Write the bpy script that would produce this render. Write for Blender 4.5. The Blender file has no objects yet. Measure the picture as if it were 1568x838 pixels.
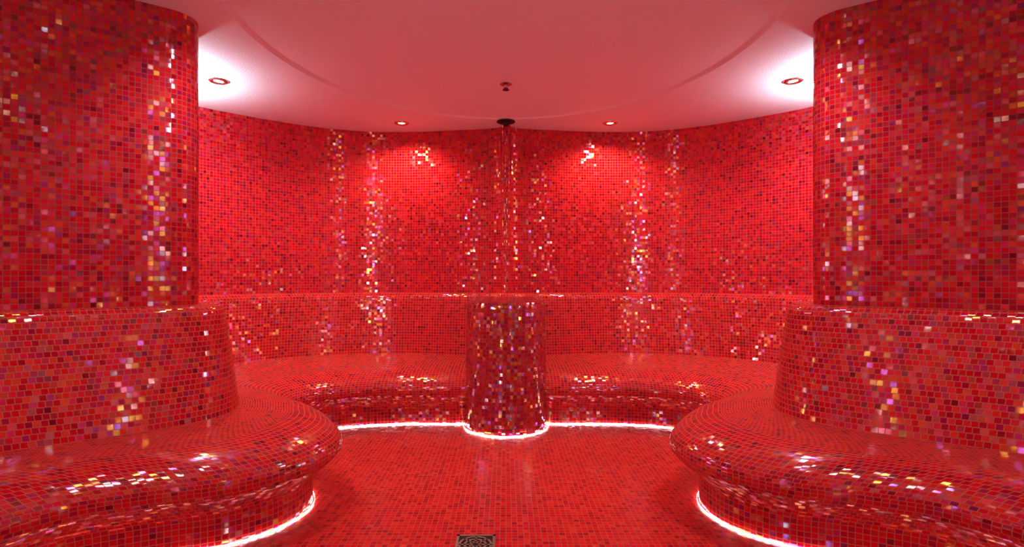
import bpy, math, random
import numpy as np
from mathutils import Vector
random.seed(4)
S=0.88            # plan units -> metres
PITCH=0.030       # mosaic tile pitch (plan units)
H_CEIL=2.925; H_LEDGE=1.125; H_SEAT=0.47
sc=bpy.context.scene
sc.view_settings.view_transform='Standard'
sc.view_settings.look='None'
sc.view_settings.exposure=0.0

# ---------------------------------------------------------------- materials
def nn(nt,t,**k):
    n=nt.nodes.new(t)
    for a,b in k.items(): setattr(n,a,b)
    return n
def math_node(nt,op,a,b=None,clamp=False):
    n=nn(nt,'ShaderNodeMath',operation=op); n.use_clamp=clamp
    for i,v in enumerate((a,b)):
        if v is None: continue
        if isinstance(v,(int,float)): n.inputs[i].default_value=v
        else: nt.links.new(v,n.inputs[i])
    return n.outputs[0]
def ramp(nt,fac,stops,interp='CONSTANT'):
    r=nn(nt,'ShaderNodeValToRGB'); cr=r.color_ramp; cr.interpolation=interp
    cr.elements[0].position=stops[0][0]; cr.elements[0].color=(*stops[0][1],1)
    cr.elements[1].position=stops[1][0]; cr.elements[1].color=(*stops[1][1],1)
    for p,c in stops[2:]:
        e=cr.elements.new(p); e.color=(*c,1)
    nt.links.new(fac,r.inputs[0]); return r.outputs[0]

def mosaic(name,stops,grout=(.36,.085,.07),tilt=(.04,.04,.54),gloss=(.02,.22),rough=.165,wav=(.06,.06,.10)):
    m=bpy.data.materials.new(name); m.use_nodes=True; nt=m.node_tree; nt.nodes.clear(); L=nt.links.new
    out=nn(nt,'ShaderNodeOutputMaterial')
    uv=nn(nt,'ShaderNodeUVMap'); uv.uv_map='UVMap'
    fl=nn(nt,'ShaderNodeVectorMath',operation='FLOOR'); L(uv.outputs[0],fl.inputs[0])
    fr=nn(nt,'ShaderNodeVectorMath',operation='FRACTION'); L(uv.outputs[0],fr.inputs[0])
    add=nn(nt,'ShaderNodeVectorMath',operation='ADD'); L(fl.outputs[0],add.inputs[0]); add.inputs[1].default_value=(.37,.61,.5)
    w1=nn(nt,'ShaderNodeTexWhiteNoise',noise_dimensions='3D'); L(add.outputs[0],w1.inputs['Vector'])
    add2=nn(nt,'ShaderNodeVectorMath',operation='ADD'); L(fl.outputs[0],add2.inputs[0]); add2.inputs[1].default_value=(91.37,17.61,7.5)
    w2=nn(nt,'ShaderNodeTexWhiteNoise',noise_dimensions='3D'); L(add2.outputs[0],w2.inputs['Vector'])
    s=nn(nt,'ShaderNodeSeparateXYZ'); L(fr.outputs[0],s.inputs[0])
    ex=math_node(nt,'MINIMUM',s.outputs[0],math_node(nt,'SUBTRACT',1.0,s.outputs[0]))
    ey=math_node(nt,'MINIMUM',s.outputs[1],math_node(nt,'SUBTRACT',1.0,s.outputs[1]))
    e=math_node(nt,'MINIMUM',ex,ey)
    mr=nn(nt,'ShaderNodeMapRange'); L(e,mr.inputs[0]); mr.inputs[1].default_value=.045; mr.inputs[2].default_value=.085
    mask=mr.outputs[0]
    col=ramp(nt,w1.outputs['Value'],stops)
    geo=nn(nt,'ShaderNodeNewGeometry')
    sub=nn(nt,'ShaderNodeVectorMath',operation='SUBTRACT'); L(w2.outputs['Color'],sub.inputs[0]); sub.inputs[1].default_value=(.5,.5,.5)
    sclv=nn(nt,'ShaderNodeVectorMath',operation='MULTIPLY'); L(sub.outputs[0],sclv.inputs[0]); sclv.inputs[1].default_value=tilt
    an=nn(nt,'ShaderNodeVectorMath',operation='ADD'); L(geo.outputs['Normal'],an.inputs[0]); L(sclv.outputs[0],an.inputs[1])
    # slight waviness inside each tile, decorrelated between tiles
    jit=nn(nt,'ShaderNodeVectorMath',operation='SCALE'); L(w2.outputs['Color'],jit.inputs[0]); jit.inputs['Scale'].default_value=60
    jad=nn(nt,'ShaderNodeVectorMath',operation='ADD'); L(uv.outputs[0],jad.inputs[0]); L(jit.outputs[0],jad.inputs[1])
    nz=nn(nt,'ShaderNodeTexNoise'); L(jad.outputs[0],nz.inputs['Vector']); nz.inputs['Scale'].default_value=1.3; nz.inputs['Detail'].default_value=1
    sub2=nn(nt,'ShaderNodeVectorMath',operation='SUBTRACT'); L(nz.outputs['Color'],sub2.inputs[0]); sub2.inputs[1].default_value=(.5,.5,.5)
    sc2=nn(nt,'ShaderNodeVectorMath',operation='MULTIPLY'); L(sub2.outputs[0],sc2.inputs[0]); sc2.inputs[1].default_value=wav
    an2=nn(nt,'ShaderNodeVectorMath',operation='ADD'); L(an.outputs[0],an2.inputs[0]); L(sc2.outputs[0],an2.inputs[1])
    nm=nn(nt,'ShaderNodeVectorMath',operation='NORMALIZE'); L(an2.outputs[0],nm.inputs[0])
    p=nn(nt,'ShaderNodeBsdfPrincipled'); L(col,p.inputs['Base Color']); p.inputs['Roughness'].default_value=.22
    p.inputs['Specular IOR Level'].default_value=.10
    L(nm.outputs[0],p.inputs['Normal'])
    g=nn(nt,'ShaderNodeBsdfGlossy',distribution='BECKMANN'); g.inputs['Roughness'].default_value=rough; L(nm.outputs[0],g.inputs['Normal'])
    irid=ramp(nt,w2.outputs['Value'],[(0,(1,.80,.72)),(.20,(1,.60,.08)),(.40,(.65,.2,1)),(.52,(1,.3,.5)),(.62,(.6,.8,1)),(.76,(1,.75,.2)),(.90,(.5,.2,1))])
    L(irid,g.inputs['Color'])
    s1=nn(nt,'ShaderNodeSeparateColor'); L(w1.outputs['Color'],s1.inputs[0])
    gw=nn(nt,'ShaderNodeMapRange'); L(s1.outputs[2],gw.inputs[0]); gw.inputs[3].default_value=gloss[0]; gw.inputs[4].default_value=gloss[1]
    mx=nn(nt,'ShaderNodeMixShader'); L(gw.outputs[0],mx.inputs[0]); L(p.outputs[0],mx.inputs[1]); L(g.outputs[0],mx.inputs[2])
    gr=nn(nt,'ShaderNodeBsdfDiffuse'); gr.inputs[0].default_value=(*grout,1)
    fin=nn(nt,'ShaderNodeMixShader'); L(mask,fin.inputs[0]); L(gr.outputs[0],fin.inputs[1]); L(mx.outputs[0],fin.inputs[2])
    L(fin.outputs[0],out.inputs[0])
    return m
def scl(st,k): return [(p,tuple(c*k for c in col)) for p,col in st]
wall_stops=[(0,(.76,.001,.018)),(.36,(.60,.001,.026)),(.56,(.82,.003,.014)),(.74,(.48,.001,.024)),(.86,(.80,.014,.010)),(.92,(.28,.001,.020)),(.96,(.46,.002,.07))]
floor_stops=[(0,(.80,.006,.016)),(.35,(.66,.004,.018)),(.6,(.85,.016,.016)),(.82,(.48,.003,.016)),(.93,(.88,.035,.02))]
M_wall=mosaic('mosaic_red_glass',scl(wall_stops,.80))
M_bench=mosaic('mosaic_bench_glass',scl(wall_stops,.80),grout=(.48,.13,.08))
M_pillar=mosaic('mosaic_iridescent_glass',scl(wall_stops,.55),grout=(.22,.05,.05),tilt=(.06,.06,.90),gloss=(.10,.55),rough=.19)
M_floor=mosaic('mosaic_floor',scl(floor_stops,.84),grout=(.42,.10,.06),tilt=(.08,.08,.1),gloss=(.03,.16),rough=.22)

def simple(name,col,rough=.5,metal=0,emit=None,es=0,bump=0,bscale=200):
    m=bpy.data.materials.new(name); m.use_nodes=True; nt=m.node_tree
    p=nt.nodes['Principled BSDF']; p.inputs['Base Color'].default_value=(*col,1)
    p.inputs['Roughness'].default_value=rough; p.inputs['Metallic'].default_value=metal
    if emit: p.inputs['Emission Color'].default_value=(*emit,1); p.inputs['Emission Strength'].default_value=es
    n=nn(nt,'ShaderNodeTexNoise'); n.inputs['Scale'].default_value=bscale; n.inputs['Detail'].default_value=2
    tc=nn(nt,'ShaderNodeTexCoord'); nt.links.new(tc.outputs['Object'],n.inputs['Vector'])
    if bump:
        b=nn(nt,'ShaderNodeBump'); b.inputs['Strength'].default_value=bump; b.inputs['Distance'].default_value=.01
        nt.links.new(n.outputs[0],b.inputs['Height']); nt.links.new(b.outputs[0],p.inputs['Normal'])
    return m
M_ceil=simple('ceiling_plaster',(.88,.93,1.0),.6,bump=.35,bscale=120)
M_ceil_s=simple('ceiling_smooth_paint',(.85,.93,1.0),.6,bump=.03,bscale=60)
M_chrome=simple('brushed_chrome',(.75,.72,.68),.22,1)
M_dark=simple('dark_metal',(.03,.02,.025),.35,.6)
M_steel=simple('drain_steel',(.32,.27,.25),.38,.9,bump=.1)
M_warm=simple('lamp_glass_warm',(1,1,1),.3,emit=(1,.62,.25),es=9)
M_cold=simple('lamp_glass_neutral',(1,1,1),.3,emit=(1,.86,.62),es=9)
M_led=simple('led_strip_white',(1,1,1),.4,emit=(.95,.97,1),es=17)
M_tube=simple('added_tube_emitter',(1,1,1),.4,emit=(.88,.93,1),es=66)  # emitter of the added rear tubes, for highlight streaks

# ---------------------------------------------------------------- mesh helpers
def add_obj(name,verts,faces,mats,uvs=None,fm=None,smooth=True,sharp=None,parent=None,loc=None):
    me=bpy.data.meshes.new(name)
    me.from_pydata([tuple(v) for v in verts],[],faces); 
    for m in mats: me.materials.append(m)
    if uvs is not None:
        l=me.uv_layers.new(name='UVMap')
        l.data.foreach_set('uv',np.array(uvs,dtype=np.float32).ravel())
    me.polygons.foreach_set('use_smooth',[smooth]*len(faces))
    if fm is not None: me.polygons.foreach_set('material_index',fm)
    if sharp is not None: me.set_sharp_from_angle(angle=math.radians(sharp))
    me.update()
    o=bpy.data.objects.new(name,me); sc.collection.objects.link(o)
    if parent: o.parent=parent
    if loc: o.location=loc
    return o
def loft(name,rows,mat,v0=0,flip=False,sharp=35,vlen=None,u_off=0):
    """rows: array (M,n,3) plan units. each strip = whole number of tile rows."""
    rows=np.array(rows); M,n,_=rows.shape
    verts=(rows.reshape(-1,3)*S).tolist()
    faces=[];uvs=[]
    for j in range(M-1):
        mid=(rows[j]+rows[j+1])/2
        u=np.concatenate([[0],np.cumsum(np.linalg.norm(np.diff(mid,axis=0),axis=1))])/PITCH+u_off
        va=v0+j; vb=va+1
        for i in range(n-1):
            a=j*n+i; b=a+1; c=b+n; d=a+n
            if flip: faces.append((a,d,c,b)); uvs+= [(u[i],va),(u[i],vb),(u[i+1],vb),(u[i+1],va)]
            else: faces.append((a,b,c,d)); uvs+= [(u[i],va),(u[i+1],va),(u[i+1],vb),(u[i],vb)]
    return add_obj(name,verts,faces,[mat],uvs,sharp=sharp)

def catmull(P,sub):
    P=np.array(P,float); n=len(P)
    out=[]
    for i in range(n-1):
        p0=P[i-1] if i>0 else np.array([-P[1][0],P[1][1]])
        p1=P[i]; p2=P[i+1]; p3=P[i+2] if i+2<n else 2*P[n-1]-P[n-2]
        for k in range(sub):
            t=k/sub
            out.append(.5*((2*p1)+(-p0+p2)*t+(2*p0-5*p1+4*p2-p3)*t*t+(-p0+3*p1-3*p2+p3)*t**3))
    out.append(P[-1]); return np.array(out)

W=[(0,5.74),(-.045,5.76),(-.06,5.83),(-.20,5.895),(-.55,5.955),(-1.08,6.03),(-1.64,5.99),(-2.14,5.78),(-2.62,5.42),(-2.95,5.09),(-3.16,4.7),(-3.14,4.28),(-2.85,4.0),(-2.5,3.87),(-2.18,3.72),(-1.98,3.46),(-1.99,3.31),(-2.10,3.21),(-2.27,3.09),(-2.5,2.91),(-2.75,2.68),(-3.0,2.33),(-3.18,1.8),(-3.2,1.0),(-3.1,0),(-3.1,-1)]
B=[(0,5.6),(-.06,5.6),(-.12,5.62),(-.24,5.66),(-.5,5.73),(-1.08,5.84),(-1.6,5.79),(-2.03,5.64),(-2.40,5.40),(-2.66,5.02),(-2.80,4.66),(-2.78,4.36),(-2.55,4.16),(-2.24,4.04),(-1.93,3.83),(-1.71,3.42),(-1.71,3.18),(-1.80,3.02),(-1.95,2.87),(-2.17,2.70),(-2.41,2.52),(-2.66,2.22),(-2.85,1.75),(-2.85,1.0),(-2.75,0),(-2.75,-1)]
N=[(0,4.66),(-.05,4.66),(-.10,4.65),(-.2,4.63),(-.42,4.58),(-.85,4.58),(-1.15,4.54),(-1.38,4.45),(-1.52,4.33),(-1.60,4.18),(-1.62,4.05),(-1.57,3.90),(-1.45,3.75),(-1.27,3.59),(-1.10,3.42),(-.98,3.22),(-.94,3.0),(-.99,2.78),(-1.10,2.60),(-1.30,2.44),(-1.58,2.33),(-1.85,2.16),(-2.05,1.75),(-2.1,1.0),(-2.05,0),(-2.05,-1)]
SUB=12
Wc,Bc,Nc=catmull(W,SUB),catmull(B,SUB),catmull(N,SUB)
n=len(Wc)
tan=np.gradient(Nc,axis=0); tan/=np.linalg.norm(tan,axis=1)[:,None]
nor=np.stack([-tan[:,1],tan[:,0]],1)
sg=np.sign((nor*(Bc-Nc)).sum(1))[:,None]; nor*=sg
Rc=Nc+nor*.165
d=Bc-Nc; dl=np.linalg.norm(d,axis=1)[:,None]
Tc=Nc+d/dl*np.minimum(.36,.45*dl)
e=Bc-Wc; el=np.linalg.norm(e,axis=1)[:,None]
Lc=Wc+e/el*np.minimum(.175,.8*el)
L2=Wc+e/el*np.minimum(.11,.42*el)
def P3(c,z): return np.column_stack([c,np.full(len(c),z)])
def rows_for(length): return max(1,round(length/PITCH))
def seg(f,k,first=False):
    return [f(t) for t in np.linspace(0,1,k+1)][(0 if first else 1):]
def bench_rows():
    r=[]
    r+=seg(lambda t:P3(Rc,.14*t),rows_for(.14),True)
    r+=seg(lambda t:P3(Rc+(Nc-Rc)*(1-math.cos(t*math.pi))/2,.14+.19*t),rows_for(.25))
    r+=seg(lambda t:P3(Nc+(Tc-Nc)*(1-math.cos(t*math.pi/2)),.33+.14*math.sin(t*math.pi/2)),rows_for(.40))
    r+=seg(lambda t:P3(Tc+(Bc-Tc)*t,H_SEAT),rows_for(.62))
    r+=seg(lambda t:P3(Bc+(Lc-Bc)*t,H_SEAT+(1.065-H_SEAT)*t),rows_for(.60))
    r+=seg(lambda t:P3(Lc+(L2-Lc)*(1-math.cos(t*math.pi/2)),1.065+.06*math.sin(t*math.pi/2)),3)
    r+=seg(lambda t:P3(L2+(Wc-L2)*t,H_LEDGE),4)
    return np.array(r)
br=bench_rows(); mir=np.array([-1,1,1])
wr=np.array(seg(lambda t:P3(Wc,H_LEDGE+(H_CEIL-H_LEDGE)*t),rows_for(H_CEIL-H_LEDGE),True))
loft('mosaic_bench',br,M_bench)
loft('mosaic_bench',br*mir,M_bench,v0=300,flip=True)
loft('wall_left',wr,M_wall,v0=100)
loft('wall_right',wr*mir,M_wall,v0=500,flip=True)

# central pillar: stadium plan from the rear seam, rounded towards the room
def stad(R,yc,yend,inset=0,k=40):
    r=max(R-inset,.001)
    pts=[(-r,yend+(yc-yend)*t) for t in np.linspace(0,1,16)[:-1]]
    pts+=[(-r*math.cos(a),yc-r*math.sin(a)) for a in np.linspace(0,math.pi,k)]
    pts+=[(r,yc+(yend-yc)*t) for t in np.linspace(0,1,16)[1:]]
    return np.array(pts)
PT=1.095
pr=[]
k=rows_for(PT-.05)
for t in np.linspace(0,1,k+1): pr.append(P3(stad(.36-.015*t,4.72,5.84),(PT-.03)*t))
for a in (.8,1.5708): pr.append(P3(stad(.345,4.72,5.84,.03*(1-math.cos(a))),PT-.03+.03*math.sin(a)))
for t in np.linspace(0,1,11)[1:]: pr.append(P3(stad(.345,4.72,5.84,.03+.315*t),PT))
loft('mosaic_pillar',pr,M_pillar,v0=900)

# floor
def quad_plane(name,x0,x1,y0,y1,z,mat,vertical=False):
    if vertical:
        v=[(x0*S,y0*S,0),(x1*S,y0*S,0),(x1*S,y0*S,z*S),(x0*S,y0*S,z*S)]
        uv=[(x0/PITCH,0),(x1/PITCH,0),(x1/PITCH,z/PITCH),(x0/PITCH,z/PITCH)]
    else:
        v=[(x0*S,y0*S,z*S),(x1*S,y0*S,z*S),(x1*S,y1*S,z*S),(x0*S,y1*S,z*S)]
        uv=[(x0/PITCH,y0/PITCH),(x1/PITCH,y0/PITCH),(x1/PITCH,y1/PITCH),(x0/PITCH,y1/PITCH)]
    return add_obj(name,v,[(0,1,2,3)],[mat],uv,smooth=False)
quad_plane('floor',-3.3,3.3,-1,6.1,0,M_floor)
quad_plane('wall_rear',-3.3,3.3,-1,-1,H_CEIL+.3,M_wall,True)

# ceiling with recessed elliptical field
def ceiling():
    K=160; cx,cy=0,3.6; RX,RY=1.72,1.95
    rings=[]
    def ring(f,z): return [(cx+RX*f*math.cos(a),cy+RY*f*math.sin(a),z) for a in np.linspace(0,2*math.pi,K,endpoint=False)]
    dome=.01
    for f in np.linspace(.04,.985,18): rings.append((ring(f,H_CEIL+.012+dome*(1-f*f)),1))
    rings.append((ring(.992,H_CEIL+.010),1)); rings.append((ring(1.0,H_CEIL),0))
    rings.append((ring(1.25,H_CEIL),0))
    out=[]
    for a in np.linspace(0,2*math.pi,K,endpoint=False):
        c,s=math.cos(a),math.sin(a)
        tx=(3.4/abs(c)) if abs(c)>1e-6 else 1e9
        ty=((6.2-cy)/s) if s>1e-6 else ((-1-cy)/s if s<-1e-6 else 1e9)
        t=min(tx,ty); out.append((cx+c*t,cy+s*t,H_CEIL))
    rings.append((out,0))
    V=[(cx,cy,H_CEIL+.012+dome)]; F=[];FM=[]
    for r,_ in rings: V+=r
    for i in range(K): F.append((0,1+(i+1)%K,1+i)); FM.append(1)
    for j in range(len(rings)-1):
        for i in range(K):
            a=1+j*K+i;b=1+j*K+(i+1)%K
            F.append((a,b,b+K,a+K)); FM.append(rings[j][1])
    add_obj('ceiling',[(x*S,y*S,z*S) for x,y,z in V],F,[M_ceil,M_ceil_s],fm=FM,smooth=True,sharp=30)
ceiling()

# LED strips at the base of the benches and pillar
base=Rc[::2]; nb=nor[::2]
def led(name,c,nrm):
    f=c-nrm*.010
    V=[];F=[]
    for p in f: V.append((p[0]*S,p[1]*S,.001)); 
    for p in f: V.append((p[0]*S,p[1]*S,.008))
    m=len(f)
    for i in range(m-1): F.append((i,i+1,i+1+m,i+m))
    return add_obj(name,V,F,[M_led])
sel=[i for i in range(len(base)) if base[i][0]<-.36]
led('led_strip',base[sel],nb[sel])
led('led_strip',base[sel]*np.array([-1,1]),nb[sel]*np.array([-1,1]))
sp=stad(.372,4.72,4.75)
led('led_strip',sp,sp*0)

# ---------------------------------------------------------------- lathe objects
def lathe(name,prof,mat,parent=None,K=40,sharp=30):
    V=[];F=[]
    for r,z in prof:
        for i in range(K):
            a=2*math.pi*i/K; V.append((r*math.cos(a),r*math.sin(a),z))
    for j in range(len(prof)-1):
        for i in range(K):
            a=j*K+i;b=j*K+(i+1)%K; F.append((a,b,b+K,a+K))
    return add_obj(name,V,F,[mat],sharp=sharp,parent=parent)
def empty(name,loc):
    o=bpy.data.objects.new(name,None); sc.collection.objects.link(o); o.location=loc; o.empty_display_size=.05; return o
def spot(parent,power,col,ang=150,blend=.8,rad=.026,z=-.03,rot=(0,0,0)):
    l=bpy.data.lights.new('spot_lamp','SPOT'); l.energy=power; l.color=col; l.spot_size=math.radians(ang); l.spot_blend=blend; l.shadow_soft_size=rad
    o=bpy.data.objects.new('spot_lamp',l); sc.collection.objects.link(o); o.parent=parent; o.location=(0,0,z); o.rotation_euler=rot; return o
def downlight(x,y,power,col,glass,zc=H_CEIL,**k):
    e=empty('recessed_downlight',(x*S,y*S,zc*S))
    lathe('bezel',[(.036,.0),(.038,-.006),(.046,-.011),(.058,-.011),(.066,-.006),(.068,0.0)],M_chrome,e)
    lathe('reflector',[(.037,-.004),(.034,-.001),(.030,-.001)],M_chrome,e)
    lathe('lamp_glass',[(.0005,-.006),(.02,-.006),(.031,-.002)],glass,e)
    spot(e,power,col,**k)
WARM=(1,.72,.42); NEU=(1,.90,.80); WHT=(1,.96,.98)
for sx in (-1,1):
    downlight(sx*1.10,5.67,50,WARM,M_warm)
    downlight(sx*2.38,4.45,44,NEU,M_cold)
    downlight(sx*1.45,2.80,38,WHT,M_cold,ang=130,rot=(math.radians(25),0,0))
    downlight(sx*1.95,2.0,22,NEU,M_cold,ang=78,blend=.7)  # unseen pair, added to brighten the front seat tops
# unseen vertical tube lights, added behind the camera to streak the tiles
for x,zc,hl in ((-1.4,1.15,.85),(1.4,1.15,.85)):
    e=empty('added_streak_tube',(x*S,-.93*S,zc*S))
    lathe('tube',[(.0005,-hl),(.0125,-hl+.01),(.0125,hl-.01),(.0005,hl)],M_tube,e,K=12)
    for i,z in enumerate((-hl-.03,hl+.03)):
        lathe('end_cap_%d'%(i+1),[(.0005,z-.04),(.03,z-.035),(.03,z+.035),(.0005,z+.04)],M_chrome,e,K=16)

# cold uplights hidden behind the columns
for sx in (-1,1):
    e=empty('wall_uplight',(sx*2.86*S,4.20*S,2.56*S))
    lathe('housing',[(.0005,-.05),(.03,-.05),(.05,.03),(.046,.03),(.02,.0),(.0005,.0)],M_chrome,e)
    spot(e,118,(.72,.88,1),ang=168,blend=.6,rad=.04,z=.04,rot=(math.pi,0,0))

# sprinkler + shower head
e=empty('fire_sprinkler',(0,4.57*S,(H_CEIL+.018)*S))
lathe('escutcheon',[(.045,0),(.045,-.006),(.03,-.012),(.012,-.014),(.010,-.03),(.014,-.032),(.0005,-.033)],M_chrome,e)
lathe('deflector',[(.0005,-.045),(.024,-.045),(.026,-.048),(.0005,-.050)],M_dark,e)
for i in range(2):
    a=math.pi*i
    o=lathe('yoke_arm_%d'%(i+1),[(.003,-.03),(.003,-.046)],M_dark,e,K=8); o.location=(.012*math.cos(a),.012*math.sin(a),0)
e=empty('ceiling_shower_head',(0,5.62*S,H_CEIL*S))
lathe('base_plate',[(.085,0),(.085,-.008),(.07,-.014),(.03,-.018),(.028,-.03),(.022,-.04),(.0005,-.042)],M_dark,e)

# floor drain
e=empty('floor_drain',(-.148*S,2.60*S,0))
def box(name,x0,x1,y0,y1,z0,z1,mat,par,rot=0):
    c,s=math.cos(rot),math.sin(rot)
    V=[(x*c-y*s,x*s+y*c,z) for z in (z0,z1) for x,y in ((x0,y0),(x1,y0),(x1,y1),(x0,y1))]
    F=[(0,3,2,1),(4,5,6,7),(0,1,5,4),(1,2,6,5),(2,3,7,6),(3,0,4,7)]
    return add_obj(name,V,F,[mat],smooth=False,parent=par)
a=.085
box('tray',-a,a,-a,a,.0005,.002,M_dark,e)
for i,(x0,x1,y0,y1) in enumerate([(-a,a,a-.012,a),(-a,a,-a,-a+.012),(-a,-a+.012,-a,a),(a-.012,a,-a,a)]): box('frame_%d'%i,x0,x1,y0,y1,.001,.006,M_steel,e)
for i in range(8):
    box('spoke_%d'%i,.012,.072,-.004,.004,.001,.005,M_steel,e,rot=i*math.pi/4)
for i,r in enumerate((.022,.045,.068)):
    lathe('ring_%d'%i,[(r-.005,.001),(r-.005,.005),(r+.005,.005),(r+.005,.001)],M_steel,e)

# ---------------------------------------------------------------- camera
cam=bpy.data.cameras.new('camera'); co=bpy.data.objects.new('camera',cam); sc.collection.objects.link(co)
co.location=(0,0,1.3*S); co.rotation_euler=(math.pi/2,0,0)
cam.sensor_width=36; cam.lens=36*1050/2000; cam.shift_x=.006; cam.shift_y=.00325; cam.clip_start=.02
sc.camera=co
w=bpy.data.worlds.new('world'); sc.world=w; w.use_nodes=True
w.node_tree.nodes['Background'].inputs[0].default_value=(.02,.01,.015,1)
